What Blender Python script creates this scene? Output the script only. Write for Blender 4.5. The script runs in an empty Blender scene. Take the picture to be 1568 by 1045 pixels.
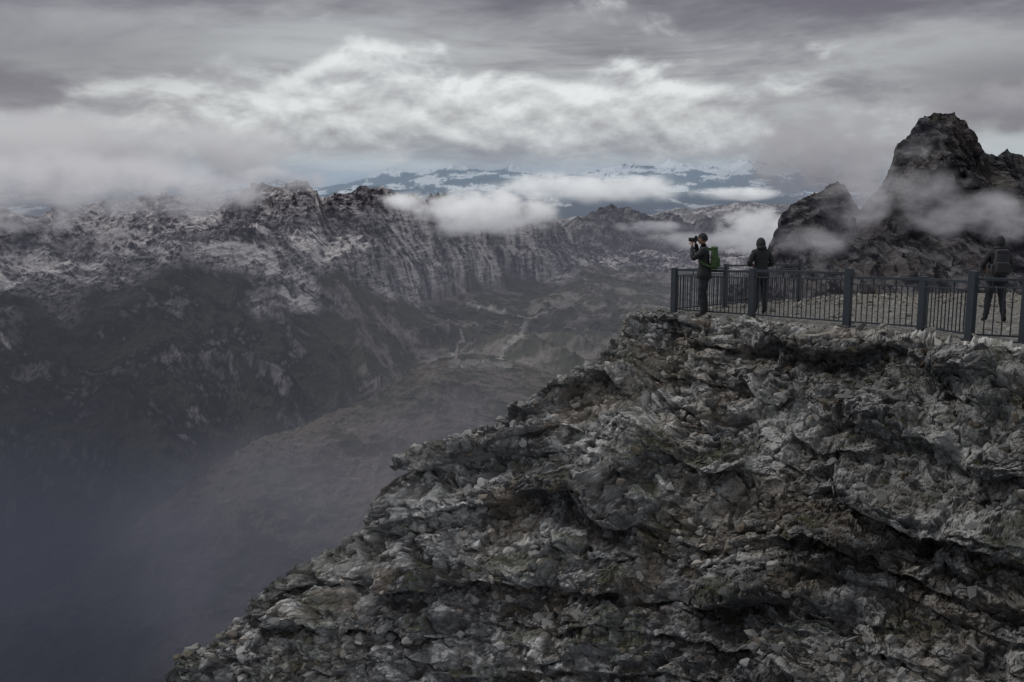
import bpy, bmesh, math, random
import numpy as np
from mathutils import Vector, Matrix, Euler
random.seed(7); rng=np.random.default_rng(11)
scene=bpy.context.scene
scene.view_settings.view_transform='Standard'
try: scene.view_settings.look='None'
except Exception: pass
scene.view_settings.exposure=0
# ------------------------------------------------------------------ camera
PITCH=math.radians(9.03); CS,SN=math.cos(PITCH),math.sin(PITCH); F=1524.0
cd=bpy.data.cameras.new('camera'); cam=bpy.data.objects.new('camera',cd); scene.collection.objects.link(cam)
cd.lens=35; cd.sensor_width=36; cd.clip_start=0.1; cd.clip_end=400000
cam.location=(0,0,0); cam.rotation_euler=(math.radians(90)-PITCH,0,0)
scene.camera=cam
def sight(px,py,d):
    """survey sighting: bearing / elevation taken from the lookout, range d in metres -> world position"""
    u=(px-784.0)/F; v=(522.5-py)/F; Y=CS+v*SN
    return u/Y*d, d+0*u, (-SN+v*CS)/Y*d
# ------------------------------------------------------------------ numpy noise
def h3(ix,iy,iz,seed):
    with np.errstate(over='ignore'):
        h=(ix.astype(np.int64).astype(np.uint32)*np.uint32(374761393)+iy.astype(np.int64).astype(np.uint32)*np.uint32(668265263)
           +iz.astype(np.int64).astype(np.uint32)*np.uint32(2246822519)+np.uint32((seed*3266489917+12345)&0xffffffff))
        h^=h>>np.uint32(15); h*=np.uint32(2246822519); h^=h>>np.uint32(13); h*=np.uint32(3266489917); h^=h>>np.uint32(16)
    return h.astype(np.float32)*np.float32(1/4294967296.0)
def n2(x,y,seed=0):
    fx=np.floor(x);fy=np.floor(y);tx=(x-fx);ty=(y-fy);z=np.zeros_like(fx)
    r=0; sx=tx*tx*tx*(tx*(tx*6-15)+10); sy=ty*ty*ty*(ty*(ty*6-15)+10)
    for a in (0,1):
        for b in (0,1):
            g=h3(fx+a,fy+b,z,seed)*6.2831853
            d=np.cos(g)*(tx-a)+np.sin(g)*(ty-b)
            r=r+d*(sx if a else 1-sx)*(sy if b else 1-sy)
    return r*1.5
def n3(x,y,z,seed=0):
    fx=np.floor(x);fy=np.floor(y);fz=np.floor(z);tx=x-fx;ty=y-fy;tz=z-fz
    sx=tx*tx*(3-2*tx);sy=ty*ty*(3-2*ty);sz=tz*tz*(3-2*tz);r=0
    for a in (0,1):
        for b in (0,1):
            for c in (0,1):
                r=r+h3(fx+a,fy+b,fz+c,seed)*(sx if a else 1-sx)*(sy if b else 1-sy)*(sz if c else 1-sz)
    return r*2-1
def fbm2(x,y,o,seed=0,gain=.5):
    r=0;a=1
    for i in range(o): r=r+a*n2(x*2**i,y*2**i,seed+i); a*=gain
    return r
def fbm3(x,y,z,o,seed=0,gain=.5):
    r=0;a=1
    for i in range(o): r=r+a*n3(x*2**i,y*2**i,z*2**i,seed+i); a*=gain
    return r
def ridge2(x,y,o,seed=0,gain=.5):
    r=0;a=1;w=1
    for i in range(o):
        n=1-np.abs(n2(x*2**i,y*2**i,seed+i))*1.6; n=n*n
        r=r+a*n*w; w=np.clip(n*1.3,0,1); a*=gain
    return r-0.9
def cells(x,y,z,sx,sy,sz,seed):
    """blocky fracture pattern: box-metric cells"""
    x,y=(x*.86-y*.5)/sx,(x*.5+y*.86)/sy; z=z/sz
    bx=np.floor(x-.5);by=np.floor(y-.5);bz=np.floor(z-.5)
    f1=np.full(x.shape,9.,np.float32);f2=f1.copy();rid=np.zeros_like(f1);ti=np.zeros_like(f1)
    for a in (0,1):
        for b in (0,1):
            for c in (0,1):
                cx=bx+a;cy=by+b;cz=bz+c
                r0=h3(cx,cy,cz,seed);r1=h3(cx,cy,cz,seed+1);r2=h3(cx,cy,cz,seed+2)
                dx=x-(cx+.5+(r0-.5)*.9);dy=y-(cy+.5+(r1-.5)*.9);dz=z-(cz+.5+(r2-.5)*.8)
                d=.6*np.maximum(np.maximum(np.abs(dx+.2*dy),np.abs(dy-.25*dx)),np.abs(dz+.25*dx))+.45*np.sqrt(dx*dx+dy*dy+dz*dz)
                m=d<f1
                f2=np.where(m,f1,np.minimum(f2,d)); 
                t=dx*(r1-.5)+dy*(r2-.5)+dz*(r0-.5)
                rid=np.where(m,(r0*7.3+r1*5.1)%1.0,rid); ti=np.where(m,t,ti); f1=np.where(m,d,f1)
    return rid,ti,f1,f2
def sstep(a,b,x):
    t=np.clip((x-a)/(b-a),0,1); return t*t*(3-2*t)
# ------------------------------------------------------------------ material helpers
class NT:
    def __init__(s,tree): s.t=tree; s.N=tree.nodes; s.L=tree.links
    def n(s,typ,props=None,**inp):
        nd=s.N.new(typ)
        for k,v in (props or {}).items(): setattr(nd,k,v)
        for k,v in inp.items():
            key=int(k[1:]) if (k[0]=='i' and k[1:].isdigit()) else k.replace('_',' ')
            s.set(nd.inputs[key],v)
        return nd
    def set(s,sock,v):
        if isinstance(v,bpy.types.NodeSocket): s.L.new(v,sock)
        else: sock.default_value=v
    def m(s,op,a,b=0.0,c=0.0,clamp=False):
        return s.n('ShaderNodeMath',{'operation':op,'use_clamp':clamp},i0=a,i1=b,i2=c).outputs[0]
    def mix(s,f,a,b,mode='MIX'):
        nd=s.N.new('ShaderNodeMix'); nd.data_type='RGBA'; nd.blend_type=mode
        s.set(nd.inputs[0],f); s.set(nd.inputs[6],a); s.set(nd.inputs[7],b); return nd.outputs[2]
    def ss(s,a,b,x):
        nd=s.N.new('ShaderNodeMapRange'); nd.interpolation_type='SMOOTHSTEP'
        s.set(nd.inputs[0],x); nd.inputs[1].default_value=a; nd.inputs[2].default_value=b; return nd.outputs[0]
    def noise(s,vec,scale,detail=4,rough=.5,dist=0.0):
        return s.n('ShaderNodeTexNoise',Vector=vec,Scale=scale,Detail=detail,Roughness=rough,Distortion=dist).outputs[0]
def C(r,g,b): return (r,g,b,1)
def newmat(name):
    m=bpy.data.materials.new(name); m.use_nodes=True; m.node_tree.nodes.clear(); return m,NT(m.node_tree)
def simple_mat(name,col,rough=.8,metal=0,nscale=30,var=.25,bump=.0):
    m,T=newmat(name); tc=T.n('ShaderNodeTexCoord').outputs['Object']
    nz=T.noise(tc,nscale,3,.6)
    k=T.m('MULTIPLY_ADD',nz,var*2,1-var)
    c=T.mix(1.0,C(*col),T.n('ShaderNodeCombineXYZ',i0=k,i1=k,i2=k).outputs[0],'MULTIPLY')
    b=T.n('ShaderNodeBsdfPrincipled'); T.set(b.inputs['Base Color'],c); b.inputs['Roughness'].default_value=rough; b.inputs['Metallic'].default_value=metal
    if bump: T.set(b.inputs['Normal'],T.n('ShaderNodeBump',Strength=bump,Distance=.01,Height=nz).outputs[0])
    o=T.n('ShaderNodeOutputMaterial',Surface=b.outputs[0]); return m
def attr_mat(name,scales,bumpdist,bstr=.7,var=.5):
    m,T=newmat(name); pos=T.n('ShaderNodeNewGeometry').outputs['Position']
    col=T.n('ShaderNodeAttribute',{'attribute_name':'Col'}).outputs['Color']
    na=T.noise(pos,scales[0],4,.7); nb=T.noise(pos,scales[1],2,.7)
    k=T.m('ADD',T.m('MULTIPLY',na,var),T.m('MULTIPLY',nb,var)); k=T.m('ADD',k,1-var)
    k=T.m('MAXIMUM',k,.3)
    c=T.mix(1.0,col,T.n('ShaderNodeCombineXYZ',i0=k,i1=k,i2=k).outputs[0],'MULTIPLY')
    b=T.n('ShaderNodeBsdfDiffuse',Roughness=.5); T.set(b.inputs['Color'],c)
    T.set(b.inputs['Normal'],T.n('ShaderNodeBump',Strength=bstr,Distance=bumpdist,Height=T.m('ADD',na,T.m('MULTIPLY',nb,.6))).outputs[0])
    T.n('ShaderNodeOutputMaterial',Surface=b.outputs[0]); return m
def grid_object(name,X,Y,Z,col,mat,smooth=False):
    R,Cc=X.shape; me=bpy.data.meshes.new(name); nv=R*Cc
    me.vertices.add(nv); co=np.stack([X,Y,Z],-1).reshape(-1).astype(np.float32); me.vertices.foreach_set('co',co)
    i=np.arange(nv).reshape(R,Cc); q=np.stack([i[:-1,:-1],i[:-1,1:],i[1:,1:],i[1:,:-1]],-1).reshape(-1,4)
    nf=len(q); me.loops.add(nf*4); me.loops.foreach_set('vertex_index',q.reshape(-1).astype(np.int32))
    me.polygons.add(nf); me.polygons.foreach_set('loop_start',(np.arange(nf)*4).astype(np.int32))
    me.update(calc_edges=True)
    me.polygons.foreach_set('use_smooth',np.full(nf,smooth))
    a=me.attributes.new('Col','FLOAT_COLOR','POINT'); cc=np.ones((nv,4),np.float32); cc[:,:3]=col.reshape(-1,3); a.data.foreach_set('color',cc.reshape(-1))
    me.materials.append(mat); o=bpy.data.objects.new(name,me); scene.collection.objects.link(o); return o
def curve(cols,pts,kind='py'):
    p=np.array([a[0] for a in pts],float); d=np.interp(cols,p,[a[1] for a in pts]); w=np.interp(cols,p,[a[2] for a in pts])
    if kind=='py': x,y,z=sight(cols,w,d)
    else: x,y,_=sight(cols,np.full_like(cols,300.),d); z=w
    return np.stack([x,y,z],0)
def sheet(curves,rows,extra):
    out=[];ex=[]
    for k in range(len(curves)-1):
        n=rows[k]; last=(k==len(curves)-2)
        t=np.linspace(0,1,n+(1 if last else 0),endpoint=last)
        for tt in t:
            out.append(curves[k]*(1-tt)+curves[k+1]*tt); ex.append([a*(1-tt)+b*tt for a,b in zip(extra[k],extra[k+1])])
    A=np.array(out); return A[:,0,:],A[:,1,:],A[:,2,:],np.array(ex)
def project(X,Y,Z):
    dep=Y*CS-Z*SN; return 784+F*X/dep, 522.5-F*(Y*SN+Z*CS)/dep
def mixc(a,b,m): return a*(1-m[...,None])+b*m[...,None]
def polymask(px,py,lines):
    out=np.zeros_like(px)
    for w,st,pts in lines:
        x0=min(p[0] for p in pts)-20;x1=max(p[0] for p in pts)+20;y0=min(p[1] for p in pts)-20;y1=max(p[1] for p in pts)+20
        sel=(px>x0)&(px<x1)&(py>y0)&(py<y1); qx=px[sel];qy=py[sel]; d=np.full(qx.shape,1e9)
        for (x0,y0),(x1,y1) in zip(pts[:-1],pts[1:]):
            vx,vy=x1-x0,y1-y0; t=np.clip(((qx-x0)*vx+(qy-y0)*vy)/(vx*vx+vy*vy),0,1)
            d=np.minimum(d,np.hypot(qx-x0-t*vx,qy-y0-t*vy))
        out[sel]=np.maximum(out[sel],st*(1-sstep(w*.5,w*1.3,d)))
    return out
# ------------------------------------------------------------------ far terrain
cols=np.linspace(-420,1950,1400)
W=-420;E=1950
A=[]
A.append(curve(cols,[(W,600,-1150),(E,600,-1000)],'z'))
A.append(curve(cols,[(W,1700,-1350),(100,1700,-1250),(350,1700,-1100),(600,1700,-1000),(E,1700,-960)],'z'))
crestA=[(W,2500,1060),(100,2700,890),(280,3000,748),(340,3150,704),(400,3300,668),(450,3450,655),(500,3600,632),(560,3800,612),(600,4000,590),(640,4300,562),(665,4400,552),(700,4600,540),(730,4700,538),(790,4600,552),(870,4400,576),(1000,4400,590),(E,4400,600)]
A.append(curve(cols,crestA))
a3=A[2].copy(); sc=(a3[1]+400)/a3[1]; a3[0]*=sc;a3[1]*=sc; a3[2]-=np.interp(cols,[0,500,700,800],[200,170,90,60]); A.append(a3)
A.append(curve(cols,[(W,3500,-1300),(280,3900,-1180),(450,4400,-1110),(600,5100,-1030),(700,5700,-930),(800,6000,-910),(E,6000,-900)],'z'))
crestD=[(W,4300,440),(0,4600,455),(100,4800,470),(220,5000,434),(430,5300,427),(520,5600,430),(600,6000,448),(680,6600,455),(760,7200,438),(830,7600,428),(900,8000,405),(1000,8200,415),(1100,8300,405),(1250,8300,415),(E,8300,430)]
crestE=[(W,5500,322),(0,5800,328),(60,5900,324),(100,6000,312),(180,6100,307),(270,6200,294),(330,6300,302),(365,6300,286),(385,6300,277),(430,6300,274),(470,6350,279),(482,6350,290),(492,6400,299),(540,6500,291),(560,6550,283),(575,6600,279),(610,6700,288),(650,6900,299),(700,7100,303),(760,7400,308),(820,7800,313),(850,8100,333),(880,8300,355),(915,8500,374),(960,8800,385),(1100,9000,378),(E,9000,385)]
kx=[a[0] for a in crestD]; Dp=np.interp(cols,kx,[a[2] for a in crestD]);Dd=np.interp(cols,kx,[a[1] for a in crestD])
kx=[a[0] for a in crestE]; Ep=np.interp(cols,kx,[a[2] for a in crestE]);Ed_=np.interp(cols,kx,[a[1] for a in crestE])
fl=fbm2(cols/140,cols*0,3,40); fl2=fbm2(cols/90,cols*0+5,3,44)
A.append(curve(cols,crestD))
A.append(np.stack(sight(cols,Dp-(.34+.18*fl)*(Dp-Ep),Dd+.20*(Ed_-Dd)),0))
A.append(np.stack(sight(cols,Dp-(.60+.14*fl2)*(Dp-Ep),Dd+.72*(Ed_-Dd)),0))
A.append(curve(cols,crestE))
a7=A[8].copy(); sc=(a7[1]+800)/a7[1]; a7[0]*=sc;a7[1]*=sc;a7[2]-=450; A.append(a7)
A.append(curve(cols,[(W,10500,350),(800,10500,352),(870,10500,342),(900,10500,324),(920,10500,315),(935,10500,309),(948,10500,316),(960,10500,312),(975,10500,318),(1000,10500,331),(1030,10500,326),(1060,10800,338),(1130,10900,330),(1200,10900,343),(E,10900,350)]))
a9=A[10].copy(); sc=(a9[1]+900)/a9[1]; a9[0]*=sc;a9[1]*=sc;a9[2]-=450; A.append(a9)
A.append(curve(cols,[(W,15000,332),(860,15000,334),(980,15000,328),(1060,15000,319),(1110,15000,314),(1150,15000,308),(1240,15000,313),(1300,15000,318),(E,15000,322)]))
A.append(curve(cols,[(W,20000,-1000),(E,20000,-1000)],'z'))
A.append(curve(cols,[(W,30000,-1100),(E,30000,-1100)],'z'))
A.append(curve(cols,[(W,40000,300),(480,40000,295),(600,40000,287),(700,40000,295),(760,40000,288),(860,40000,304),(1000,40000,294),(1100,40000,289),(1250,40000,294),(E,40000,303)]))
A.append(curve(cols,[(W,47000,-900),(E,47000,-900)],'z'))
A.append(curve(cols,[(W,62000,287),(300,62000,286),(480,62000,281),(540,62000,272),(600,62000,263),(640,62000,258),(700,62000,255),(760,62000,257),(850,62000,262),(950,62000,257),(1000,62000,252),(1100,62000,249),(1180,62000,251),(1250,62000,261),(1400,62000,274),(E,62000,283)]))
A.append(curve(cols,[(W,76000,-1500),(E,76000,-1500)],'z'))
A.append(curve(cols,[(W,250000,-3000),(E,250000,-3000)],'z'))
rows=[20,230,20,20,160,90,70,90,20,60,20,45,10,10,50,10,70,10,6]
#  near amp, far amp, gully amp, vegetation
ex=[(40,0,0,1),(60,0,60,1),(12,0,24,1),(30,0,20,1),(60,0,55,1),(32,0,40,.47),(42,0,70,.2),(46,0,80,.2),(26,0,70,0),(60,0,60,0),(32,0,70,0.2),(50,0,40,.3),(26,0,50,.4),(30,0,0,.5),(20,0,0,.5),(0,280,0,.1),(0,250,0,.1),(0,380,0,0),(0,300,0,0),(0,0,0,.5)]
X,Y,Z,EX=sheet(A,rows,ex)
an=EX[:,0][:,None];af=EX[:,1][:,None];ag=EX[:,2][:,None];gr=EX[:,3][:,None]
wx=X+190*fbm2(X/700,Y/700,3,50)+.35*(Y-6000);wy=Y+190*fbm2(X/700,Y/700,3,60)
r1=ridge2(wx/1100,wy/1300,7,1,.55)
gu=ridge2(wx/420,wy/560,6,20,.6)
fr=ridge2(X/7000,Y/12000,7,30,.6)
Yb=Y.copy()
Z=Z+an*r1*1.25+af*(fr-.15)+ag*.36*gu
Y=Y-ag*gu*.65
rockm=sstep(.50,.36,gr+0*X+.16*fbm2(X/500,Y/500,4,70))
fine=ridge2(X/95,Yb/95,4,77,.6)
Z=Z+rockm*fine*13*(Yb<16000)+(1-rockm)*5*fine*(Yb<8000)
Y=Y-rockm*20*fbm2(X/45,Z/30,3,78,.6)*(Yb<16000)
PX,PY=project(X,Y,Z)
nA=fbm2(X/260,Yb/260,5,80,.6);nB=fbm2(X/60,Yb/60,4,90,.6);nF=fbm2(X/22,Yb/40,3,93,.7)
dZy=np.gradient(Z,axis=0)/np.maximum(np.gradient(Y,axis=0),2); 
slope=np.abs(np.clip(dZy,-3,3))
c_rock=np.array([.27,.25,.268]);c_rl=np.array([.48,.455,.465]);c_rd=np.array([.08,.073,.09]);c_scree=np.array([.70,.67,.66])
c_grass=np.array([.052,.056,.042]);c_for=np.array([.009,.012,.013]);c_br=np.array([.15,.132,.112])
col=mixc(np.broadcast_to(c_rock,X.shape+(3,)),c_rl,sstep(-.1,.7,nA*.4+nB*.4+nF*.4)); col=mixc(col,c_rd,sstep(.0,.7,-nF*.6-nB*.5+.35*sstep(.7,1.8,slope)-.2*nA))
scm=(sstep(-.05,-.5,gu)*1.0+.8*sstep(.65,.25,slope)*sstep(-.15,.35,nA))*sstep(-.2,.2,nA*.6+nB*.6)*rockm; col=mixc(col,c_scree,np.clip(scm,0,.92))
green=mixc(np.broadcast_to(c_grass,X.shape+(3,)),c_for,sstep(-.25,.2,nA+.5*nB)*.85)
hill=((np.arange(X.shape[0])<rows[0]+rows[1]+5)[:,None])*1.0+0*X
hc=mixc(np.broadcast_to(c_br,X.shape+(3,)),np.array([.065,.068,.048]),sstep(-.25,.35,nB*.6-nA*.6)); hc=mixc(hc,np.array([.26,.24,.22]),sstep(.3,.8,nF*.4+nB*.5+nA*.4)*.7)
green=mixc(green,hc,hill*.9)
meadow=sstep(430,600,PX)*sstep(4500,5200,Yb)*.85; green=mixc(green,mixc(np.broadcast_to(np.array([.10,.10,.075]),X.shape+(3,)),np.array([.26,.24,.215]),sstep(-.1,.5,nA+.4*nB)),meadow)
gm=1-rockm; gm=gm*(1-sstep(.5,.9,nA*.5+slope*.4+.2*nB)*.5*(1-hill))
col=mixc(col,green,gm)
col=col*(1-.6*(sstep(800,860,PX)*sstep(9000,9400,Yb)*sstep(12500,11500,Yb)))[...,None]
leftdark=sstep(420,100,PX)*sstep(9000,8000,Yb)*sstep(.2,.5,gr); col=col*(1-.55*leftdark)[...,None]  # cloud shadow over the left slopes painted into their colour
tr=[(3,.9,[(715,466),(745,470),(772,478)]),(3,.6,[(806,490),(800,512),(780,528),(765,548)]),(2,.5,[(806,490),(830,480),(850,470)]),(2,.65,[(705,505),(708,520),(694,540),(700,556)]),
(1.6,.5,[(772,478),(800,485),(806,490)]),(5,.3,[(690,556),(735,558),(780,560)]),(3,.8,[(10,442),(45,425),(85,402),(140,368)]),(2,.5,[(60,455),(120,440),(165,425)]),(3,.7,[(470,405),(435,385),(415,375)]),(2.5,.6,[(480,435),(455,420),(440,395)]),
(6,.55,[(735,400),(748,385),(760,375)]),(4,.6,[(690,408),(706,420),(700,438)]),(3,.7,[(678,430),(695,434),(712,445)]),(5,.5,[(190,430),(205,424)]),(3,.5,[(0,510),(15,535)]),(3,.4,[(250,365),(290,362),(330,358)]),
(3,.5,[(455,340),(490,352),(520,360)]),(3,.5,[(545,375),(575,395),(610,405)]),(2,.45,[(820,395),(850,385),(880,382)]),(2,.5,[(215,395),(245,390)]),(3,.4,[(160,360),(200,345),(240,335)])]
wpx=PX+5*fbm2(X/60,Yb/60,3,101);wpy=PY+4*fbm2(X/60,Yb/60,3,104)
tm=polymask(wpx,wpy,tr)*(Yb<8600)*(.8+.5*nB).clip(0,1)
col=mixc(col,np.array([.62,.60,.58]),tm)
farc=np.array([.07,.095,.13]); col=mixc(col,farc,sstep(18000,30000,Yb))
snow=sstep(30000,36000,Yb)*sstep(.02,.28,fbm2(X/1800,Z/420,6,110,.65)+sstep(0,1200,Z)*.85-.16)
col=mixc(col,np.array([.80,.83,.86]),snow*.92)
m_ter=attr_mat('terrain_material',(.012,.05),12,.9,.6)
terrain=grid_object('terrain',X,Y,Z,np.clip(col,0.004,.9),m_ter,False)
TX,TY,TZ,TPX,TPY=X,Y,Z,PX,PY
# ------------------------------------------------------------------ rocky peak on the right
cols=np.linspace(1120,2050,900)
B=[curve(cols,[(1120,1300,-520),(2050,1300,-480)],'z'),
 curve(cols,[(1120,1900,500),(1250,1900,470),(2050,1900,480)]),
 curve(cols,[(1120,2300,455),(1190,2300,425),(1260,2250,385),(1330,2250,375),(1400,2250,340),(1568,2250,340),(2050,2250,400)]),
 curve(cols,[(1120,2700,440),(1172,2700,400),(1186,2700,352),(1198,2700,326),(1220,2700,308),(1245,2700,297),(1262,2700,286),(1280,2700,277),(1296,2700,284),(1308,2650,300),(1320,2600,318),(1334,2600,306),(1350,2600,280),(1362,2600,256),(1374,2600,222),(1388,2600,212),(1398,2600,199),(1408,2600,184),(1422,2600,176),(1438,2600,170),(1462,2600,172),(1474,2600,184),(1486,2600,198),(1494,2600,214),(1508,2600,222),(1516,2600,236),(1532,2600,240),(1545,2600,230),(1568,2600,244),(1600,2600,238),(1700,2600,280),(2050,2600,350)])]
b4=B[3].copy();sc=(b4[1]+500)/b4[1];b4[0]*=sc;b4[1]*=sc;b4[2]-=500;B.append(b4)
X,Y,Z,EX=sheet(B,[20,110,420,40],[(20,0),(20,10),(14,34),(3,13),(20,20)])
an=EX[:,0][:,None];ag=EX[:,1][:,None]
wx=X+14*fbm3(X/120,Z/120,Y/200,3,150)+.18*Z
g1=ridge2(wx/120,Z/500+Y/900,6,160,.58); g2=ridge2(wx/34,Z/150,4,170,.6)
jag=ridge2(X/26,Y/400,3,175,.6)
Z=Z+an*ridge2(X/200,Y/200,6,180,.55)*1.1+ag*.14*g1+ag*.40*jag
Y=Y-ag*(g1*1.9+g2*.8)
blk=h3(np.floor(wx/16),np.floor(Z/14+.4*np.floor(wx/16)),0*X,191)-.5
Y=Y+ag*.45*blk+ag*.2*np.sin(Z/11.0+1.2*fbm2(X/150,Y/150,2,190))
nS=fbm3(X/30,Y/80,Z/16,5,200,.65); nA=fbm3(X/120,Y/120,Z/120,4,210,.55)
col=mixc(np.broadcast_to(np.array([.036,.035,.041]),X.shape+(3,)),np.array([.125,.118,.125]),sstep(.1,.8,nS)); col=mixc(col,np.array([.013,.013,.018]),sstep(.0,.6,-nS))
sl=np.abs(np.gradient(Z,axis=0)/np.maximum(np.abs(np.gradient(Y,axis=0)),.3))
col=mixc(col,np.array([.19,.188,.19]),sstep(.9,.4,sl)*.45*sstep(-.2,.4,nA))
col=mixc(col,np.array([.12,.10,.09]),sstep(.3,.8,nA)*.4)
m_peak=attr_mat('peak_rock_material',(.04,.15),4,.9,.6)
peak=grid_object('rocky_mountain_peak',X,Y,Z,np.clip(col,.01,.9),m_peak,False)
# ------------------------------------------------------------------ foreground cliff
def terr_z(y): return -3.0+.067*(23-y)
NC=1450; cols=np.linspace(120,1760,NC)
crest=[(120,15.2,1500),(240,15.8,1300),(278,16.2,1120),(296,16.4,1010),(335,16.7,975),(372,17,950),(392,17.3,912),(440,17.5,888),(475,17.8,855),(525,18,828),(582,18.4,786),(604,18.6,742),(645,19,700),(662,19,680),(730,19.5,657),(800,20,622),(870,20.5,577),(925,20.8,552),(948,21,516),(962,21,492),(1030,21.8,489),(1150,20.2,500),(1296,18.0,514),(1410,16.6,520),(1485,14.9,533),(1568,14.3,537),(1760,12.5,552)]
cp=[c[0] for c in crest]
K3=curve(cols,crest)
cpy=np.interp(cols,cp,[c[2] for c in crest]); cdd=np.interp(cols,cp,[c[1] for c in crest])
bpy_=np.maximum(1185,cpy+140); bd=np.interp(cols,[120,290,400,784,1100,1568,1760],[14.2,15.2,14.9,14.7,13.2,11.6,11.0])
K1=np.stack(sight(cols,bpy_,bd),0)
K0=K1.copy(); K0[1]-=2.0; K0[2]-=9
mid=K1*.5+K3*.5; mid[1]-=.35*np.interp(cols,[120,500,1000,1760],[0,.5,1,1]); mid[2]+=.25*np.interp(cols,[120,500,1000,1760],[0,.5,1,1])
be=np.interp(cols,[120,300,600,900,950,975,1030,1108,1220,1300,1500,1760],[15.8,17,19.2,21.3,21.6,22.4,24.2,26.2,29.5,33,34,34])
be=np.maximum(be,cdd+.5)
K4=np.stack(sight(cols,np.full_like(cols,400.),be),0); tw=sstep(930,985,cols); K4[2]=(K3[2]-.35)*(1-tw)+terr_z(be)*tw
K5=K4.copy(); s=(K4[1]+2.2)/K4[1]; K5[0]*=s;K5[1]*=s;K5[2]-=5
K6=K5.copy(); s=(K5[1]+20)/K5[1]; K6[0]*=s;K6[1]*=s;K6[2]-=60
RF=[40,400,440,160,50,20]
X,Y,Z,EX=sheet([K0,K1,mid,K3,K4,K5,K6],RF,[(1,0)]*7)
X=X.astype(np.float32);Y=Y.astype(np.float32);Z=Z.astype(np.float32)
rowi=np.arange(X.shape[0])[:,None]+0*X; r_a=sum(RF[:3]); r_b=sum(RF[:4])
is_top=(rowi>=r_a)&(rowi<=r_b)
dback=np.where(is_top,Y-K3[1][None,:],0)
tmask=np.where(is_top,sstep(.25,.9,dback),0)*sstep(985,1030,cols)[None,:]
Z=np.where(is_top,Z*(1-tmask)+terr_z(Y)*tmask,Z)
amp=1-tmask
dtop=K3[2][None,:]-Z
lo=fbm3(X/2.0,Y/2.0,Z/1.8,3,300)*sstep(.0,1.2,dtop)
w=Z-.07*X+.34*fbm3(X/2.6,Y/2.6,Z/3,4,310)*sstep(-2.5,1.0,X)+.20*fbm3(X/2.0,Y/2.0,Z/3,4,310)*sstep(1.0,-2.5,X)
def ledge(w,T,seed,lo_):
    k=np.floor(w/T+seed*.37); f=w/T+seed*.37-k
    a=h3(k,k*0,k*0,seed); prof=sstep(.25,.40,f)-sstep(.72,1.0,f)
    return (prof-.3)*np.clip(a*1.2-.2+lo_*1.4,0,1.3)
led=ledge(w,.95,5,fbm3(X/1.5,Y/1.5,Z/1.3,3,320))*.34+ledge(w,.36,9,fbm3(X/.7,Y/.7,Z/.7,3,325))*.22+ledge(w,.17,13,fbm3(X/.5,Y/.5,Z/.5,2,327))*.08
for j,(wi,th,am) in enumerate(((-3.02,.36,.34),(-3.9,.40,.40),(-4.86,.36,.78),(-5.58,.36,.58),(-6.6,.36,.60),(-7.2,.34,.52),(-8.1,.36,.45))):
    ln=fbm3(X/1.7+7+13*j,Y/1.7,Z/2.5,3,329)
    g=np.clip(.42+.35*sstep(1.0,-2.5,X)+ln*1.9,0,1.25)
    f=(w-(wi-th))/th; led=led+am*g*(sstep(0,.18,f)*(1-sstep(.70,1.08,f))) - am*.5*sstep(-1.5,-.35,f)*(1-sstep(-.35,.05,f))*g
wf=.18*fbm3(X/.5,Y/.5,Z/.5,4,340,.55); wg=.14*fbm3(X/.4+5,Y/.4,Z/.4,4,341,.55)
def cd_(c,A,T,K,s=20): return A*(c[0]-.5)+T*c[1]-K*np.exp(-(c[3]-c[2])*s)
c1=cells(X+wf,Y+wg,w+.5*wg,1.25,1.15,.8,400)
d1=(cd_(c1,.40,.50,.05)*sstep(-.02,.16,c1[3]-c1[2])+lo*.46)*amp; led=led*amp
tb=is_top*sstep(0,.3,dback)
X=X-(d1*.35+led*.55)*(1-tb); Y=Y-(d1*.55+led*.75)*(1-tb); Z=Z+d1*(.55+.35*tb)*(1-.5*tb)
# second stage: fractures, rubble and roughness evaluated on the ledged surface
X0,Y0,Z0=X,Y,Z
w=Z-.07*X+.16*fbm3(X/1.2,Y/1.2,Z/1.5,3,311)
c2=cells(X+wf,Y+wg,w+.5*wg,.52,.47,.29,410); c3=cells(X+.6*wf,Y+.5*wg,w+.6*wg,.21,.19,.13,420); c4=cells(X+.5*wf,Y+.4*wg,Z+.4*wg,.080,.075,.055,430)
mass=sstep(.1,.5,fbm3(X/1.3+11,Y/1.3,w/.9,3,348)); rub=sstep(-.15,.3,fbm3(X/1.9+3,Y/1.9,w/1.2,3,345))*(1-mass)
d2=cd_(c2,.17,.30,.05)*(1-.45*rub)*sstep(-.02,.10,c2[3]-c2[2]);d3=cd_(c3,.070,.12,.022)*(1-.4*mass);d4=cd_(c4,.028,.05,.010)*(1-.4*mass)
rgh=fbm3(X/.22,Y/.22,Z/.16,5,346,.62)
d=(d2+d3+d4+.045*rgh)*amp
dd=d+tmask*(.02*fbm3(X/.5,Y/.5,Z*0,3,440)+d4*.4)
X=X-dd*.35*(1-tb); Y=Y-dd*.55*(1-tb); Z=Z+dd*(.6+.3*tb)
P=np.stack([X,Y,Z],-1); du=np.gradient(P,axis=1);dv=np.gradient(P,axis=0); NRM=np.cross(du,dv); NRM/=np.maximum(np.linalg.norm(NRM,axis=-1,keepdims=True),1e-9)
NRM=np.where(NRM[...,2:3].mean()<0,-NRM,NRM)
up=NRM[...,2]
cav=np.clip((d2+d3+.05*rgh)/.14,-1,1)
g0=np.array([.265,.266,.272]);g1=np.array([.62,.615,.60]);g2=np.array([.098,.097,.10]);oc=np.array([.26,.20,.14]);dk=np.array([.034,.032,.032])
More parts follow.
